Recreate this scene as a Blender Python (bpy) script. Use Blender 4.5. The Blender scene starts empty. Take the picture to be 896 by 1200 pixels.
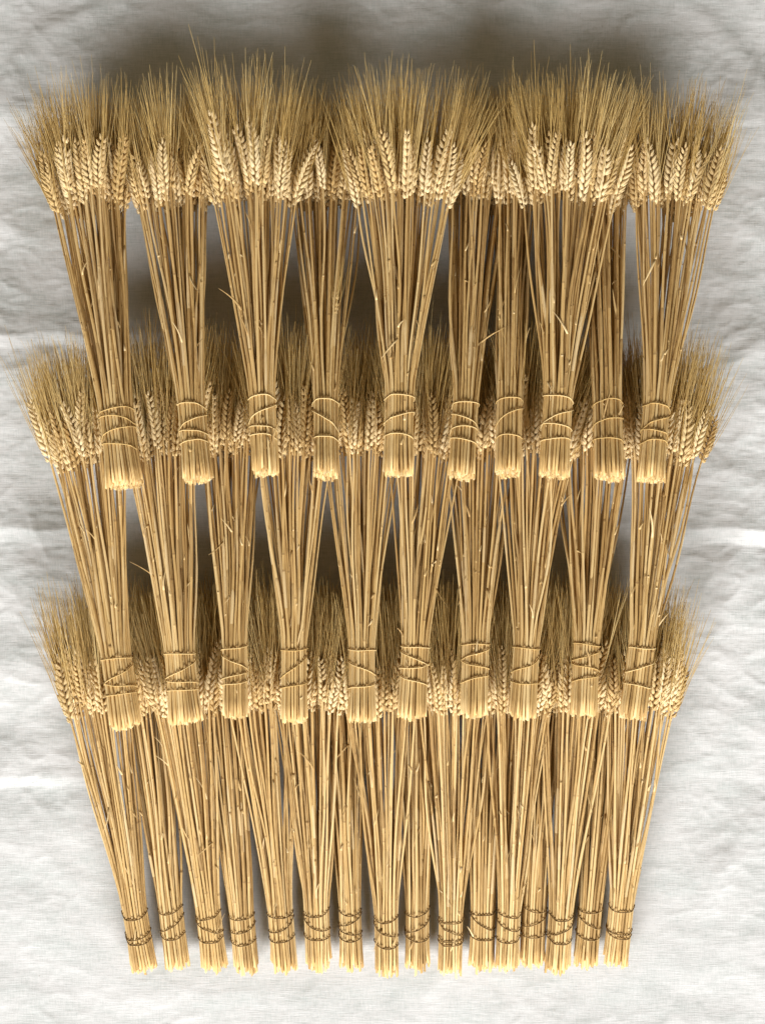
import bpy, math, random
import numpy as np
from mathutils import Vector, Matrix

random.seed(7)
rng = np.random.default_rng(11)
SC = bpy.context.scene
COL = SC.collection

# ------------------------------------------------------------------ camera
CAM_H = 1.10                      # metres above the cloth
cam_d = bpy.data.cameras.new('camera')
cam = bpy.data.objects.new('camera', cam_d); COL.objects.link(cam)
cam.location = (0, 0, CAM_H)
cam.rotation_euler = (0, 0, 0)    # straight down, picture top = +Y
cam_d.sensor_fit = 'VERTICAL'
cam_d.sensor_height = 24.0
cam_d.lens = 24.0 * CAM_H / 1.2   # 1.2 m of cloth over the picture height
cam_d.clip_start = 0.01; cam_d.clip_end = 50
SC.camera = cam

# ------------------------------------------------------------------ light
w = bpy.data.worlds.new('World'); SC.world = w; w.use_nodes = True
bg = w.node_tree.nodes['Background']
bg.inputs['Color'].default_value = (1.0, 0.78, 0.46, 1)
bg.inputs['Strength'].default_value = 0.16
# two added area lamps past the cloth's foot, spread to keep gaps dark
for sx, en in ((-1, 905.0), (1, 865.0)):
    ld = bpy.data.lights.new('added_area_light', 'AREA')
    ld.shape = 'RECTANGLE'; ld.size = 4.2; ld.size_y = 2.2
    ld.energy = en
    ld.color = (0.99, 0.99, 1.0)
    lo = bpy.data.objects.new('added_area_light', ld); COL.objects.link(lo)
    lo.location = (3.35 * sx, -6.35, 3.60)
    lo.rotation_euler = (Vector((0, 0.05, 0)) - lo.location).to_track_quat('-Z', 'Y').to_euler()
SC.view_settings.view_transform = 'Standard'
SC.view_settings.look = 'None'
SC.view_settings.exposure = 0.0
SC.view_settings.gamma = 1.0
SC.render.engine = 'CYCLES'
SC.cycles.max_bounces = 6
SC.cycles.diffuse_bounces = 4
SC.cycles.transparent_max_bounces = 4


# ------------------------------------------------------------------ materials
def new_mat(name):
    m = bpy.data.materials.new(name); m.use_nodes = True
    nt = m.node_tree
    return m, nt, nt.nodes, nt.links, nt.nodes['Principled BSDF']


def straw_material(name, dark, mid, light, streak=True, rough=0.62, spec=0.20, specks=0.65):
    """dry straw: per-piece tone, lengthwise streaks, brown specks"""
    m, nt, N, L, b = new_mat(name)
    tc = N.new('ShaderNodeTexCoord')
    oi = N.new('ShaderNodeObjectInfo')
    off = N.new('ShaderNodeVectorMath'); off.operation = 'ADD'
    sc = N.new('ShaderNodeMath'); sc.operation = 'MULTIPLY'; sc.inputs[1].default_value = 37.0
    L.new(oi.outputs['Random'], sc.inputs[0])
    L.new(tc.outputs['Object'], off.inputs[0]); L.new(sc.outputs[0], off.inputs[1])
    mp = N.new('ShaderNodeMapping'); mp.inputs['Scale'].default_value = (900, 28, 900) if streak else (400, 400, 400)
    L.new(off.outputs[0], mp.inputs['Vector'])
    n1 = N.new('ShaderNodeTexNoise'); n1.inputs['Scale'].default_value = 1.0; n1.inputs['Detail'].default_value = 3
    L.new(mp.outputs[0], n1.inputs['Vector'])
    mixv = N.new('ShaderNodeMath'); mixv.operation = 'MULTIPLY_ADD'
    mixv.inputs[1].default_value = 0.56
    a2 = N.new('ShaderNodeMath'); a2.operation = 'MULTIPLY'; a2.inputs[1].default_value = 0.50
    L.new(oi.outputs['Random'], a2.inputs[0])
    L.new(n1.outputs[0], mixv.inputs[0]); L.new(a2.outputs[0], mixv.inputs[2])
    r = N.new('ShaderNodeValToRGB')
    r.color_ramp.elements[0].position = 0.22; r.color_ramp.elements[0].color = (*dark, 1)
    r.color_ramp.elements[1].position = 0.80; r.color_ramp.elements[1].color = (*light, 1)
    e = r.color_ramp.elements.new(0.50); e.color = (*mid, 1)
    L.new(mixv.outputs[0], r.inputs[0])
    # brown specks and weathered patches
    mp2 = N.new('ShaderNodeMapping'); mp2.inputs['Scale'].default_value = (260, 60, 260)
    L.new(off.outputs[0], mp2.inputs['Vector'])
    n2 = N.new('ShaderNodeTexNoise'); n2.inputs['Scale'].default_value = 1.0; n2.inputs['Detail'].default_value = 4
    n2.inputs['Roughness'].default_value = 0.65
    L.new(mp2.outputs[0], n2.inputs['Vector'])
    r2 = N.new('ShaderNodeValToRGB')
    r2.color_ramp.elements[0].position = 0.60; r2.color_ramp.elements[0].color = (0, 0, 0, 1)
    r2.color_ramp.elements[1].position = 0.76; r2.color_ramp.elements[1].color = (specks,) * 3 + (1,)
    L.new(n2.outputs[0], r2.inputs[0])
    mx = N.new('ShaderNodeMix'); mx.data_type = 'RGBA'
    L.new(r2.outputs[0], mx.inputs[0]); L.new(r.outputs[0], mx.inputs[6])
    mx.inputs[7].default_value = (0.16, 0.085, 0.03, 1)
    L.new(mx.outputs[2], b.inputs['Base Color'])
    b.inputs['Roughness'].default_value = rough
    b.inputs['Specular IOR Level'].default_value = spec
    bp = N.new('ShaderNodeBump'); bp.inputs['Strength'].default_value = 0.25; bp.inputs['Distance'].default_value = 0.0004
    L.new(n1.outputs[0], bp.inputs['Height']); L.new(bp.outputs[0], b.inputs['Normal'])
    return m


M_STALK = straw_material('straw', (0.34, 0.20, 0.068), (0.62, 0.41, 0.160), (0.76, 0.56, 0.27))
M_NODE_BORE = straw_material('straw_joint_and_bore_shade', (0.24, 0.135, 0.045), (0.42, 0.26, 0.10), (0.62, 0.43, 0.19))
M_CUT = straw_material('cut_straw', (0.38, 0.25, 0.10), (0.56, 0.41, 0.20), (0.70, 0.55, 0.32), streak=False, rough=0.8, spec=0.1, specks=0.3)
M_EAR = straw_material('wheat_grain', (0.55, 0.36, 0.135), (0.75, 0.555, 0.27), (0.85, 0.68, 0.40), streak=False, rough=0.55, spec=0.3, specks=0.35)
M_AWN = straw_material('wheat_awn', (0.44, 0.275, 0.08), (0.72, 0.50, 0.185), (0.85, 0.65, 0.30), rough=0.45, spec=0.4, specks=0.1)
M_LEAF = straw_material('dry_leaf', (0.34, 0.20, 0.07), (0.56, 0.38, 0.16), (0.74, 0.56, 0.30), rough=0.65, spec=0.2)
M_TWINE_PALE = straw_material('pale_twine', (0.50, 0.33, 0.12), (0.62, 0.43, 0.18), (0.72, 0.54, 0.26), streak=False, rough=0.8, spec=0.1, specks=0.1)
M_TWINE_BROWN = straw_material('brown_twine', (0.17, 0.105, 0.042), (0.25, 0.16, 0.07), (0.34, 0.23, 0.10), streak=False, rough=0.85, spec=0.1, specks=0.1)


def linen_material():
    m, nt, N, L, b = new_mat('linen')
    tc = N.new('ShaderNodeTexCoord')

    def noise(scale, detail=3, rough=0.5):
        mp = N.new('ShaderNodeMapping'); mp.inputs['Scale'].default_value = scale
        L.new(tc.outputs['Object'], mp.inputs['Vector'])
        n = N.new('ShaderNodeTexNoise'); n.inputs['Scale'].default_value = 1.0
        n.inputs['Detail'].default_value = detail; n.inputs['Roughness'].default_value = rough
        L.new(mp.outputs[0], n.inputs['Vector'])
        return n
    weft = noise((48, 620, 1), 4, 0.7)       # slubby crosswise threads
    warp = noise((600, 70, 1), 4, 0.7)
    mott = noise((14, 22, 1), 4, 0.6)
    fleck = noise((230, 300, 1), 2, 0.5)

    def math_(op, a, bb):
        n = N.new('ShaderNodeMath'); n.operation = op
        for i, v in enumerate((a, bb)):
            if isinstance(v, (int, float)): n.inputs[i].default_value = v
            else: L.new(v, n.inputs[i])
        return n.outputs[0]
    thread = math_('ADD', math_('MULTIPLY', weft.outputs[0], 0.58), math_('MULTIPLY', warp.outputs[0], 0.45))
    tone = math_('ADD', math_('MULTIPLY', thread, 0.65), math_('MULTIPLY', mott.outputs[0], 0.35))
    r = N.new('ShaderNodeValToRGB')
    r.color_ramp.elements[0].position = 0.39; r.color_ramp.elements[0].color = (0.47, 0.494, 0.475, 1)
    r.color_ramp.elements[1].position = 0.56; r.color_ramp.elements[1].color = (0.628, 0.624, 0.612, 1)
    L.new(tone, r.inputs[0])
    rf = N.new('ShaderNodeValToRGB')
    rf.color_ramp.elements[0].position = 0.745; rf.color_ramp.elements[0].color = (0, 0, 0, 1)
    rf.color_ramp.elements[1].position = 0.80; rf.color_ramp.elements[1].color = (0.6, 0.6, 0.6, 1)
    L.new(fleck.outputs[0], rf.inputs[0])
    mx = N.new('ShaderNodeMix'); mx.data_type = 'RGBA'
    L.new(rf.outputs[0], mx.inputs[0]); L.new(r.outputs[0], mx.inputs[6])
    mx.inputs[7].default_value = (0.30, 0.24, 0.17, 1)
    L.new(mx.outputs[2], b.inputs['Base Color'])
    b.inputs['Roughness'].default_value = 0.95
    b.inputs['Specular IOR Level'].default_value = 0.08
    bp = N.new('ShaderNodeBump'); bp.inputs['Strength'].default_value = 0.75; bp.inputs['Distance'].default_value = 0.0008
    L.new(thread, bp.inputs['Height']); L.new(bp.outputs[0], b.inputs['Normal'])
    return m


# ------------------------------------------------------------------ the linen cloth
def spectral(ny, nx, step, wx, wy, power=2.0):
    """smooth noise, unit variance, of dominant wavelengths wx, wy (metres)"""
    f = np.fft.rfft2(rng.standard_normal((ny, nx)))
    ky = np.fft.fftfreq(ny, step)[:, None] * wy
    kx = np.fft.rfftfreq(nx, step)[None, :] * wx
    f *= np.exp(-0.5 * (kx ** 2 + ky ** 2) ** (power / 2))
    f[0, 0] = 0
    o = np.fft.irfft2(f, (ny, nx))
    return o / o.std()


def sstep(a, b, x):
    t = np.clip((x - a) / (b - a), 0, 1)
    return t * t * (3 - 2 * t)


def build_cloth():
    step = 0.0019
    xs = np.arange(-0.80, 0.80, step); ys = np.arange(-0.95, 0.95, step)
    nx, ny = len(xs), len(ys)
    X, Y = np.meshgrid(xs, ys)
    h = 0.0019 * spectral(ny, nx, step, 0.24, 0.16)
    rid = np.abs(spectral(ny, nx, step, 0.075, 0.055))
    h += 0.00055 * (0.9 - np.minimum(rid, 1.6))
    rid2 = np.abs(spectral(ny, nx, step, 0.045, 0.028))
    patch = sstep(-0.4, 1.2, spectral(ny, nx, step, 0.28, 0.22))
    h += 0.00036 * patch * (0.9 - np.minimum(rid2, 1.5))
    for wl, amp in ((0.060, 0.00055), (0.028, 0.00020)):      # sharp little crumple lines
        n_ = np.abs(spectral(ny, nx, step, wl, wl * 0.8))
        pt = sstep(-0.6, 1.2, spectral(ny, nx, step, 0.22, 0.18))
        h += amp * pt * (1 - np.minimum(n_, 1.5) ** 0.7)
    h += 0.00007 * spectral(ny, nx, step, 0.05, 0.010)
    h += 0.00007 * spectral(ny, nx, step, 0.012, 0.007)

    def crease(yc, amp, x0, x1, rise=0.016, fall=0.045, dip=0.3, wob=0.0025):
        wv = wob * spectral(1, nx, step, 0.12, 1.0)[0][None, :] if wob else 0
        am = amp * (0.85 + 0.25 * np.clip(spectral(1, nx, step, 0.2, 1.0)[0], -1.5, 1.5))[None, :]
        d = Y - (yc + wv)
        prof = np.interp(d, [-0.030 - rise, -rise, 0.0, fall * 0.35, fall], [0, -dip, 1.0, 0.55, 0])
        ends = sstep(x0 - 0.05, x0 + 0.05, X) * (1 - sstep(x1 - 0.05, x1 + 0.05, X))
        return am * prof * ends

    # pressed fold lines across the cloth
    h += crease(-0.0185, 0.0054, -0.9, 0.9, rise=0.019, fall=0.06)
    h += crease(0.208, 0.0034, -0.9, -0.25, rise=0.015, fall=0.035)
    h += crease(0.335, 0.0022, -0.9, -0.33, rise=0.025, fall=0.05)
    h += crease(-0.312, 0.0034, -0.9, -0.25, rise=0.012, fall=0.035)
    h += crease(-0.305, 0.0008, 0.3, 0.9, rise=0.012, fall=0.035)
    h += crease(-0.535, 0.0018, -0.05, 0.9, rise=0.03, fall=0.06, wob=0.010)
    h += crease(-0.565, 0.0014, -0.9, 0.05, rise=0.02, fall=0.04, wob=0.006)
    # soft slanting folds in the corners
    for (x0, y0, ang, amp, wd, ln) in ((-0.40, 0.555, 42, 0.0026, 0.014, 0.11), (0.415, 0.545, -48, 0.0026, 0.012, 0.08),
                                       (0.40, -0.10, 80, 0.0016, 0.016, 0.10), (0.385, -0.44, 70, 0.0020, 0.012, 0.09),
                                       (-0.36, -0.43, -35, 0.0018, 0.014, 0.08), (-0.30, -0.50, -40, 0.0016, 0.012, 0.06),
                                       (0.42, 0.34, -30, 0.0022, 0.016, 0.09), (0.43, 0.19, 25, 0.0018, 0.014, 0.08),
                                       (-0.42, 0.47, 8, 0.0022, 0.016, 0.10), (0.41, 0.05, -20, 0.0016, 0.014, 0.09)):
        a = math.radians(ang)
        u = (X - x0) * math.cos(a) + (Y - y0) * math.sin(a)
        v = -(X - x0) * math.sin(a) + (Y - y0) * math.cos(a)
        v = v + 2.5 * u * u + 0.004 * np.sin(38 * u + x0 * 50)
        h += amp * np.exp(-(v / wd) ** 2) * np.exp(-(u / ln) ** 4)
    h *= 1 - 0.40 * sstep(-0.15, -0.45, Y)
    # pressed flat where the sheaves lie
    under = sstep(0.40, 0.30, np.abs(X)) * sstep(0.62, 0.50, np.abs(Y + 0.02))
    h = h * (1 - 0.55 * under)
    h -= 0.0012 + 0.0012 * under
    co = np.stack([X, Y, h], -1).reshape(-1, 3).astype(np.float32)
    idx = np.arange(nx * ny).reshape(ny, nx)
    q = np.stack([idx[:-1, :-1], idx[:-1, 1:], idx[1:, 1:], idx[1:, :-1]], -1).reshape(-1, 4)
    me = bpy.data.meshes.new('linen_cloth')
    me.vertices.add(len(co)); me.vertices.foreach_set('co', co.ravel())
    me.loops.add(q.size); me.loops.foreach_set('vertex_index', q.ravel().astype(np.int32))
    me.polygons.add(len(q)); me.polygons.foreach_set('loop_start', np.arange(0, q.size, 4, dtype=np.int32))
    me.polygons.foreach_set('use_smooth', np.ones(len(q), dtype=bool))
    me.update(calc_edges=True)
    me.materials.append(linen_material())
    o = bpy.data.objects.new('linen_cloth', me); COL.objects.link(o)
    o['kind'] = 'structure'
    o['label'] = 'creased off-white linen cloth spread flat beneath all the wheat sheaves'
    return o


build_cloth()


# ------------------------------------------------------------------ mesh helpers
class MB:
    def __init__(self): self.v, self.f, self.m = [], [], []

    def tube(self, pts, rad, sides=6, mat=0, cap_mat=None, cap_start=False, cap_end=False, flat=1.0):
        n0 = len(self.v)
        up = Vector((0, 0, 1))
        n = len(pts)
        for i, p in enumerate(pts):
            t = (pts[min(i + 1, n - 1)] - pts[max(i - 1, 0)]).normalized()
            a = t.cross(up)
            if a.length < 1e-4: a = Vector((1, 0, 0))
            a.normalize(); b = a.cross(t)
            for k in range(sides):
                q = 2 * math.pi * (k + 0.5) / sides
                self.v.append(p + a * (rad[i] * math.cos(q)) + b * (rad[i] * flat * math.sin(q)))
        for i in range(n - 1):
            for k in range(sides):
                k2 = (k + 1) % sides
                a0 = n0 + i * sides
                self.f.append((a0 + k, a0 + k2, a0 + sides + k2, a0 + sides + k)); self.m.append(mat)
        cm = mat if cap_mat is None else cap_mat
        if cap_start:
            self.f.append(tuple(n0 + k for k in reversed(range(sides)))); self.m.append(cm)
        if cap_end:
            e = n0 + (n - 1) * sides
            self.f.append(tuple(e + k for k in range(sides))); self.m.append(cm)
        return n0

    def drop(self, base, d, length, rw, rt, nrm, sides=6, mat=0):
        """a pointed grain husk from base along d"""
        d = d.normalized(); a = d.cross(nrm).normalized(); b = a.cross(d)
        prof = ((0.0, 0.35), (0.15, 0.85), (0.34, 1.0), (0.58, 0.78), (0.80, 0.36))
        n0 = len(self.v)
        for (t, s) in prof:
            for k in range(sides):
                q = 2 * math.pi * k / sides
                self.v.append(base + d * (t * length) + a * (rw * s * math.cos(q)) + b * (rt * s * math.sin(q)))
        self.v.append(base + d * length)
        for i in range(len(prof) - 1):
            for k in range(sides):
                k2 = (k + 1) % sides
                self.f.append((n0 + i * sides + k, n0 + i * sides + k2, n0 + (i + 1) * sides + k2, n0 + (i + 1) * sides + k)); self.m.append(mat)
        e = n0 + (len(prof) - 1) * sides
        for k in range(sides):
            self.f.append((e + k, e + (k + 1) % sides, n0 + len(prof) * sides)); self.m.append(mat)

    def mesh(self, name, mats, smooth=True):
        me = bpy.data.meshes.new(name)
        me.from_pydata([tuple(v) for v in self.v], [], self.f)
        for mm in mats: me.materials.append(mm)
        if len(mats) > 1: me.polygons.foreach_set('material_index', self.m)
        if smooth: me.polygons.foreach_set('use_smooth', [len(f) <= 4 for f in self.f])
        me.update()
        return me


# ------------------------------------------------------------------ ears and beards (a set of each, shared by many stalks)
def make_ear(seed):
    R = random.Random(seed)
    ear, beard = MB(), MB()
    n = R.choice((15, 16, 17, 18, 19))
    pitch = 0.0041
    bend = R.uniform(-0.16, 0.16); twist = R.uniform(-0.9, 0.9)
    L = n * pitch
    rach = [Vector((bend * (t * L) ** 2 / L, t * L, 0)) for t in [i / 8 for i in range(9)]]
    ear.tube([Vector((0, -0.006, 0))] + rach, [0.0011] + [0.0012] * 9, 5)
    for i in range(n + 1):
        t = i / n
        y = t * L
        c = Vector((bend * y * y / L, y, 0))
        s = 1 if i % 2 else -1
        k = (0.62 + 0.45 * min(1, t / 0.22)) * (1.0 if t < 0.55 else 1.0 - 0.42 * (t - 0.55) / 0.45)
        k *= R.uniform(0.92, 1.08)
        last = i == n
        if R.random() < 0.03: continue
        ct, sn = math.cos(twist * (t - 0.4)), math.sin(twist * (t - 0.4))
        def tw(q): return Vector((q.x * ct + q.z * sn, q.y, q.z * ct - q.x * sn))
        for zz in ((1, -1) if not last else (1, -1)):
            tilt = (0.0 if last else 0.43 + R.uniform(-0.05, 0.06)) * s
            d = Vector((math.sin(tilt), math.cos(tilt), 0.30 * zz + R.uniform(-0.05, 0.05)))
            d = tw(d)
            base = c + tw(Vector((0.0012 * s, 0, 0.0011 * zz)))
            ln = 0.0138 * k * R.uniform(0.95, 1.08)
            ear.drop(base, d, ln, 0.0026 * k, 0.0022 * k, tw(Vector((-s * 0.5, 0, zz))), 6)
            # outer glume hugging the grain low down
            d2 = tw(Vector((math.sin(tilt * 1.5), math.cos(tilt * 1.5), 0.42 * zz)))
            ear.drop(base + tw(Vector((0.0008 * s, -0.0005, 0.0006 * zz))), d2, ln * 0.62, 0.0016 * k, 0.0012 * k, Vector((-s, 0, zz * 0.5)), 5)
            if R.random() < (0.8 if t < 0.08 else 0.38): continue
            tip = base + d.normalized() * (ln * 0.93)
            La = R.uniform(0.070, 0.112) * (1.08 - 0.22 * t)
            sx = (0.11 + R.uniform(-0.10, 0.12)) * s if not last else R.uniform(-0.06, 0.06)
            sz = (0.05 + R.uniform(-0.10, 0.10)) * zz
            cv = R.uniform(-0.16, 0.10)
            pts, rd = [], []
            ns = 6
            for j in range(ns + 1):
                q = j / ns
                px = tip.x + La * q * (sx + cv * s * q * 0.6)
                pz = tip.z + La * q * (sz + cv * zz * q * 0.3)
                pts.append(Vector((px, tip.y + La * q * math.cos(sx), pz)))
                rd.append(0.00048 * (1 - 0.70 * q))
            beard.tube(pts, rd, 3)
    return ear.mesh('ear', [M_EAR]), beard.mesh('beard', [M_AWN]), L


EARS = [make_ear(100 + i) for i in range(14)]


# ------------------------------------------------------------------ sheaves
def world(px, py, z):
    """a spot of the photograph (896 x 1200) at height z above the cloth"""
    k = (CAM_H - z) / CAM_H
    return Vector(((px - 448) * 0.001 * k, (600 - py) * 0.001 * k, z))


def hex_disc(R, ru, rv, pitch):
    pts = []
    ox, oy = R.uniform(-.5, .5) * pitch, R.uniform(-.5, .5) * pitch
    j = 0
    y = -rv * 1.5
    while y < rv * 1.5:
        x = -ru * 1.5 + (pitch / 2 if j % 2 else 0)
        while x < ru * 1.5:
            a, b = x + ox, y + oy
            if (a / ru) ** 2 + (b / rv) ** 2 <= 1:
                pts.append((a + R.uniform(-.12, .12) * pitch, b + R.uniform(-.12, .12) * pitch))
            x += pitch
        y += pitch * 0.87; j += 1
    return pts


def link(name, me, parent, mat=None):
    o = bpy.data.objects.new(name, me); COL.objects.link(o)
    o.parent = parent
    if mat is not None: o.matrix_local = mat
    return o


def make_sheaf(seed, label, group, butt, head, hw, zb, zh, hv, ru, rv, rs, tie, twine_mat, ragged, passes=3, bow=0.0, droop=0.0):
    R = random.Random(seed)
    B = world(*butt, zb); H = world(*head, zh)
    root = bpy.data.objects.new('wheat_sheaf', None); COL.objects.link(root)
    root.empty_display_size = 0.02
    root.location = B
    root['label'] = label; root['category'] = 'wheat sheaf'; root['group'] = group
    hw *= 0.001 * (CAM_H - zh) / CAM_H
    axis = H - B
    L = axis.length
    ax = axis.normalized()
    lat = ax.cross(Vector((0, 0, 1))).normalized()
    ver = lat.cross(ax).normalized()
    t_lo, t_hi = tie[0] / L, tie[1] / L
    t0, t1 = t_lo - 0.004 / L, t_hi + 0.006 / L
    pts = hex_disc(R, ru, rv, 2.04 * rs)
    flare = R.uniform(0.03, 0.13)
    for (u, v) in pts:
        a, b = u / ru, v / rv
        hu = hw * max(-1.0, min(1.0, a * 0.94 + R.gauss(0, 0.12)))
        hvv = hv * max(-1.1, min(1.0, b * 0.9 + R.gauss(0, 0.14)))
        stunt = R.random() < 0.002
        end = L * (R.uniform(0.55, 0.72) if stunt else 1.0) + R.uniform(-0.010, 0.010) - 0.006 * abs(hu / hw) ** 2
        start = R.uniform(-ragged, ragged)
        fu, fv = u * (1 + flare * R.uniform(0.7, 1.3)) + R.gauss(0, .0006), v * (1 + flare * R.uniform(0.5, 1.2))
        wob = (R.gauss(0, 0.0026), R.gauss(0, 0.0018), R.uniform(0, 6.28))
        rad = rs * R.uniform(0.84, 1.08)
        nodes = sorted(R.uniform(0.24, 0.95) for _ in range(R.choice((0, 1, 1, 2))))

        def at(s):
            t = s / L
            if t < t0:
                q = (t0 - t) / t0
                lu, lv = u + (fu - u) * q, v + (fv - v) * q
            elif t < t1:
                lu, lv = u, v
            else:
                q = (t - t1) / (1 - t1)
                g = q ** 1.06
                lu = u + (hu - u) * g + wob[0] * math.sin(math.pi * q) * math.sin(3 * q + wob[2])
                lv = v + (hvv - v) * g + wob[1] * math.sin(math.pi * q)
            p = ax * s + lat * lu + ver * lv
            p.z = max(p.z, rad - B.z + 0.0005)
            return p
        m = MB()
        S = [start, (start + t_lo * L) / 2, t_lo * L, t_hi * L]
        rest = end - t_hi * L
        S += [t_hi * L + rest * i / 11 for i in range(1, 12)]
        for nd in nodes:                        # swollen joints on the straw
            s = nd * end
            S += [s - 0.0028, s - 0.0010, s + 0.0010, s + 0.0028]
        S = sorted(set(S))
        P, RD = [], []
        for s in S:
            k = 1.0 - 0.42 * max(0, s / end - 0.35)
            for nd in nodes:
                if abs(s - nd * end) < 0.0012: k *= 1.16
            P.append(at(s)); RD.append(rad * k)
        m.tube(P, RD, 6, 0, 1, cap_start=True)
        for i in range(len(S) - 1):
            if any(abs((S[i] + S[i + 1]) / 2 - nd * end) < 0.0013 for nd in nodes):
                for kk in range(6): m.m[i * 6 + kk] = 2
        # slanting cut at the foot
        for k in range(6):
            m.v[k] = m.v[k] + ax * R.uniform(-0.0022, 0.0022)
        # dark disc paints the shade of the hollow bore inside the cut rim
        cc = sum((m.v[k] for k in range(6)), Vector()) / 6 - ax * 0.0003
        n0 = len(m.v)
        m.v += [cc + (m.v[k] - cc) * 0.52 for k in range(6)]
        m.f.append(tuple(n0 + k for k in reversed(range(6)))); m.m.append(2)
        st = link('stalk', m.mesh('stalk', [M_STALK, M_CUT, M_NODE_BORE]), root)
        # the ear on top
        tg = (at(end) - at(end - 0.02)).normalized()
        lean = 0.05 * hu / hw + R.gauss(0, 0.035)
        tg = (tg + lat * lean + ver * (0.07 * (hvv / hv) - droop + R.gauss(0, 0.03))).normalized()
        sx = tg.cross(ver).normalized()
        roll = R.choice((0, math.pi)) + R.gauss(0, 0.55)
        sz = sx.cross(tg)
        x2 = sx * math.cos(roll) + sz * math.sin(roll)
        z2 = x2.cross(tg)
        sc = R.uniform(0.72, 0.91) * (0.6 if stunt else 1)
        mat = Matrix(((x2.x, tg.x, z2.x, 0), (x2.y, tg.y, z2.y, 0), (x2.z, tg.z, z2.z, 0), (0, 0, 0, 1)))
        pe = P[-1]
        mat = Matrix.Translation(pe) @ mat @ Matrix.Scale(sc, 4)
        em, bm, eL = R.choice(EARS)
        link('ear', em, st, mat)
        link('beard', bm, st, mat)
        # a papery sheath still wrapped round part of the stalk
        if R.random() < (0.42 if b > -0.2 else 0.10):
            s1 = R.uniform(t_hi + 0.03, 0.62) * L; s2 = min(s1 + R.uniform(0.025, 0.085), end - 0.02)
            if s2 - s1 > 0.015:
                ks = [s1 + (s2 - s1) * q for q in (0, 0.2, 0.4, 0.6, 0.8, 0.92, 1.0)]
                tp = [at(q) for q in ks]
                off = lat * R.gauss(0, 0.5) + ver * R.uniform(0.2, 0.8)
                tp[-1] = tp[-1] + off * rad * 1.1
                k0 = [rad * (1.0 - 0.42 * max(0, q / end - 0.35)) for q in ks]
                lm = MB(); lm.tube(tp, [r_ * f_ for r_, f_ in zip(k0, (1.12, 1.2, 1.22, 1.26, 1.28, 1.1, 0.25))], 6)
                link('leaf_sheath', lm.mesh('leaf_sheath', [M_LEAF]), st)
        # shreds of dry leaf still clinging to the stalk
        if b > -0.1 and R.random() < 0.62:
            for _ in range(R.choice((1, 1, 2))):
                s = R.uniform(t_hi + 0.06, 0.86) * L if R.random() < 0.8 else R.uniform(0.02, 0.10)
                if s > end - 0.01: continue
                p0 = at(s)
                ln = R.choice((0.003, 0.004, 0.005, 0.006, 0.009, 0.013, 0.024)) * R.uniform(0.7, 1.4)
                dr = (ax * R.choice((1, 1, 1, -0.6)) + lat * R.gauss(0, 0.28) + ver * R.uniform(0.05, 0.35)).normalized()
                cu = lat * R.gauss(0, 0.25) + ver * R.uniform(-0.3, 0.2)
                base = p0 + ver * rad * 0.8
                pp = [base + dr * (ln * q) + cu * (ln * q * q) for q in (0, .2, .4, .6, .8, 1)]
                wd = R.uniform(0.0007, 0.0015)
                lm = MB()
                lm.tube(pp, [wd, wd * 1.25, wd * 1.1, wd * 0.8, wd * 0.5, wd * 0.12], 4, flat=0.35, cap_start=True)
                link('leaf_shred', lm.mesh('leaf_shred', [M_LEAF]), st)
    # twine wound round the neck of the sheaf
    rt = 0.00066 if twine_mat is M_TWINE_PALE else 0.0006
    ring = []
    for i in range(144):                         # outline of the packed stalks, pushed out by the twine
        phi = math.pi - 2 * math.pi * i / 144    # from the near side over the top and back underneath
        n = (math.cos(phi), math.sin(phi))
        e = max(pts, key=lambda p: p[0] * n[0] + p[1] * n[1])
        rr = rs * 1.05 + rt * 0.9
        ring.append((e[0] + n[0] * rr, e[1] + n[1] * rr))

    def along(pp, M):
        d = [0.0]
        for k in range(1, len(pp)): d.append(d[-1] + math.dist(pp[k], pp[k - 1]))
        out = []
        for k in range(M):
            q = d[-1] * k / M
            c = max(i for i in range(len(d)) if d[i] <= q + 1e-12)
            c = min(c, len(pp) - 2)
            f = (q - d[c]) / max(1e-9, d[c + 1] - d[c])
            out.append((pp[c][0] + (pp[c + 1][0] - pp[c][0]) * f, pp[c][1] + (pp[c + 1][1] - pp[c][1]) * f))
        return out
    M = 26
    front = along(ring[:73], M); back = along(ring[72:] + ring[:1], M)
    span = tie[1] - tie[0]
    sg = R.choice((-1, 1))
    if passes == 2:
        ys = R.choice(([(1.0, 0.94), (0.72, 0.14), (0.02, 0.10)], [(0.92, 1.02), (0.80, 0.22), (0.06, 0.0)], [(1.0, 1.04), (0.16, 0.20), (0.0, 0.10)]))
    else:
        ys = R.choice(([(0.93, 1.0), (0.82, 0.36), (0.12, 0.34), (0.0, 0.06)],
                       [(1.0, 0.96), (0.74, 0.30), (0.02, 0.06)],
                       [(0.95, 1.0), (0.34, 0.66), (0.06, 0.0)],
                       [(1.0, 0.98), (0.88, 0.24), (0.10, 0.0)],
                       [(0.90, 1.02), (0.76, 0.30), (0.26, 0.38), (0.06, 0.0)],
                       [(1.0, 1.0), (0.92, 0.58), (0.34, 0.52), (0.24, -0.02)]))
    ys = [(p + R.uniform(-.06, .06), q + R.uniform(-.06, .06)) for (p, q) in ys]
    if sg < 0: ys = [(q, p) for (p, q) in ys]
    k = len(ys) - 1
    path = []
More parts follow.
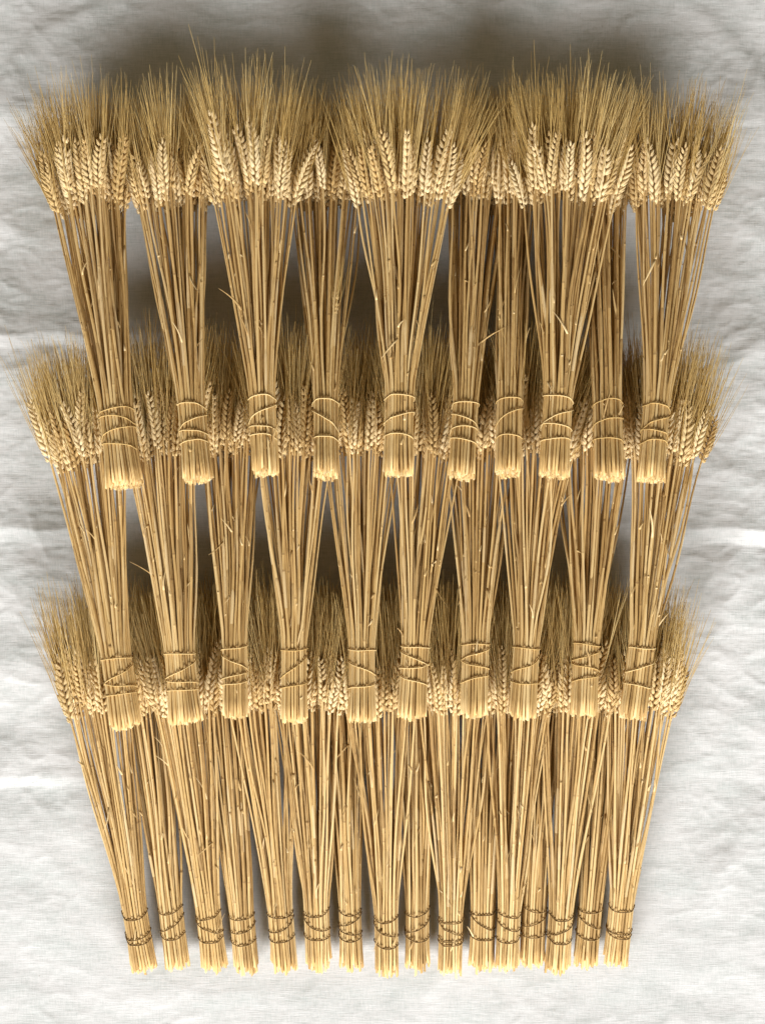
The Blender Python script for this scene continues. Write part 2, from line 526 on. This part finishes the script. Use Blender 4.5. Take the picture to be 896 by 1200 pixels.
    for i, (yl, yr) in enumerate(ys):
        bw = bow * R.uniform(0.5, 1.2) / span
        for j in range(M):
            q = j / M
            yy = yl + (yr - yl) * q + bw * (math.sin(math.pi * q) - 0.5) + 0.012 * math.sin(q * 7 + i * 2 + seed)
            path.append((*front[j], tie[0] + span * yy))
        if i < k:
            nl = ys[i + 1][0]
            for j in range(M):
                q = j / M
                path.append((*back[j], tie[0] + span * (yr + (nl - yr) * (q * q * (3 - 2 * q)) - bw * 0.5)))
    P = [ax * y + lat * x + ver * z for (x, z, y) in path]
    tm = MB(); tm.tube(P, [rt] * len(P), 5, cap_start=True, cap_end=True)
    link('twine', tm.mesh('twine', [twine_mat]), root)
    return root


TOP = 'wheat sheaves of the top row'
MID = 'wheat sheaves of the middle row'
LOW = 'wheat sheaves of the bottom row'

# butt (px), ear base (px), fan half-width, depth of the fan: 0 behind, 1 middle, 2 in front; label
row_top = [
    ((147, 568), (106, 240), 43, 1, 'wheat sheaf at the left end of the top row, ears fanning out over bare linen'),
    ((232, 562), (205, 236), 47, 1, 'second wheat sheaf from the left in the top row'),
    ((311, 554), (296, 229), 52, 2, 'third wheat sheaf from the left in the top row, broad fan of tall ears'),
    ((382, 557), (379, 233), 42, 0, 'fourth wheat sheaf from the left in the top row, tucked behind two wider fans'),
    ((466, 555), (472, 230), 55, 2, 'broad wheat sheaf at the middle of the top row, fifth from the left'),
    ((540, 558), (560, 233), 40, 0, 'sixth wheat sheaf from the left in the top row, half behind its neighbours'),
    ((595, 555), (601, 238), 26, 0, 'narrow wheat sheaf in the top row, fourth from the right'),
    ((648, 556), (668, 230), 55, 2, 'broad front wheat sheaf in the top row, third from the right'),
    ((713, 559), (704, 240), 26, 0, 'narrow wheat sheaf in the top row, butt slanting right, second from the right'),
    ((762, 562), (787, 238), 50, 1, 'wheat sheaf at the right end of the top row, ears leaning over bare linen'),
]
row_mid = [
    ((148, 850), (104, 537), 39, 1, 'wheat sheaf at the left end of the middle row, ears leaning out over linen'),
    ((218, 845), (190, 527), 38, 1, 'second wheat sheaf from the left in the middle row'),
    ((276, 838), (272, 527), 32, 0, 'narrow wheat sheaf in the middle row, third from the left'),
    ((345, 842), (345, 527), 44, 1, 'fourth wheat sheaf from the left in the middle row'),
    ((424, 843), (425, 527), 42, 0, 'fifth wheat sheaf from the left in the middle row, near the centre of the cloth'),
    ((482, 839), (498, 527), 38, 1, 'sixth wheat sheaf from the left in the middle row'),
    ((555, 837), (562, 530), 37, 0, 'fourth wheat sheaf from the right in the middle row'),
    ((612, 839), (630, 527), 44, 1, 'third wheat sheaf from the right in the middle row'),
    ((684, 836), (695, 530), 42, 0, 'second wheat sheaf from the right in the middle row'),
    ((741, 839), (779, 533), 40, 1, 'wheat sheaf at the right end of the middle row, ears leaning out over linen'),
]
row_low = [
    ((168, 1132), (118, 828), 41, 1, 'wheat sheaf at the left end of the bottom row, ears leaning out over linen'),
    ((207, 1128), (172, 826), 28, 0, 'second wheat sheaf from the left in the bottom row, its fan beneath its neighbours'),
    ((252, 1130), (217, 826), 38, 1, 'third wheat sheaf from the left in the bottom row'),
    ((289, 1134), (262, 826), 28, 0, 'fourth wheat sheaf from the left in the bottom row, its fan beneath its neighbours'),
    ((334, 1130), (307, 826), 40, 1, 'fifth wheat sheaf from the left in the bottom row'),
    ((373, 1128), (360, 826), 40, 1, 'sixth wheat sheaf from the left in the bottom row'),
    ((411, 1128), (402, 826), 26, 0, 'seventh wheat sheaf from the left in the bottom row, its fan beneath its neighbours'),
    ((453, 1136), (447, 826), 42, 2, 'eighth wheat sheaf from the left in the bottom row, its butt reaching lowest'),
    ((489, 1130), (488, 826), 27, 0, 'eighth wheat sheaf from the right in the bottom row, its fan beneath its neighbours'),
    ((528, 1135), (533, 826), 42, 1, 'seventh wheat sheaf from the right in the bottom row'),
    ((564, 1130), (571, 826), 26, 0, 'sixth wheat sheaf from the right in the bottom row, its fan beneath its neighbours'),
    ((594, 1131), (608, 826), 38, 2, 'fifth wheat sheaf from the right in the bottom row'),
    ((623, 1126), (637, 826), 25, 0, 'fourth wheat sheaf from the right in the bottom row, squeezed beneath two others'),
    ((652, 1133), (674, 826), 40, 2, 'third wheat sheaf from the right in the bottom row'),
    ((685, 1126), (712, 826), 28, 0, 'second wheat sheaf from the right in the bottom row, its fan beneath its neighbours'),
    ((721, 1125), (752, 827), 42, 1, 'wheat sheaf at the right end of the bottom row, ears leaning out over linen'),
]

sd = 1
R_ = random.Random(5)
for (b, h, hw, lay, lab) in row_low:
    make_sheaf(sd, lab, LOW, b, h, hw + (2 if lay < 1 else 0), (0.0130, 0.0140, 0.020)[lay], (0.034, 0.055, 0.059)[lay], 0.013,
               R_.uniform(0.0124, 0.0138), 0.0114, 0.00162, (0.034, 0.066), M_TWINE_BROWN, 0.006, random.choice((2, 2, 3)), -0.0035, 0.17)
    sd += 1
for (b, h, hw, lay, lab) in row_mid:
    make_sheaf(sd, lab, MID, b, h, hw + 5, 0.090, (0.066, 0.081, 0.087)[lay], 0.015,
               (0.0150 if sd < 19 else R_.uniform(0.0128, 0.0140)), 0.0126, 0.00155, (0.034, 0.074), M_TWINE_PALE, 0.003, 3, 0.0008, 0.10)
    sd += 1
for (b, h, hw, lay, lab) in row_top:
    make_sheaf(sd, lab, TOP, b, h, hw, 0.119, (0.050, 0.072, 0.090)[lay], 0.023,
               (0.0172 if sd == 27 else R_.uniform(0.0130, 0.0144)), 0.0138, 0.00156, (0.036, 0.080), M_TWINE_PALE, 0.003, 3, 0.0022, 0.04)
    sd += 1
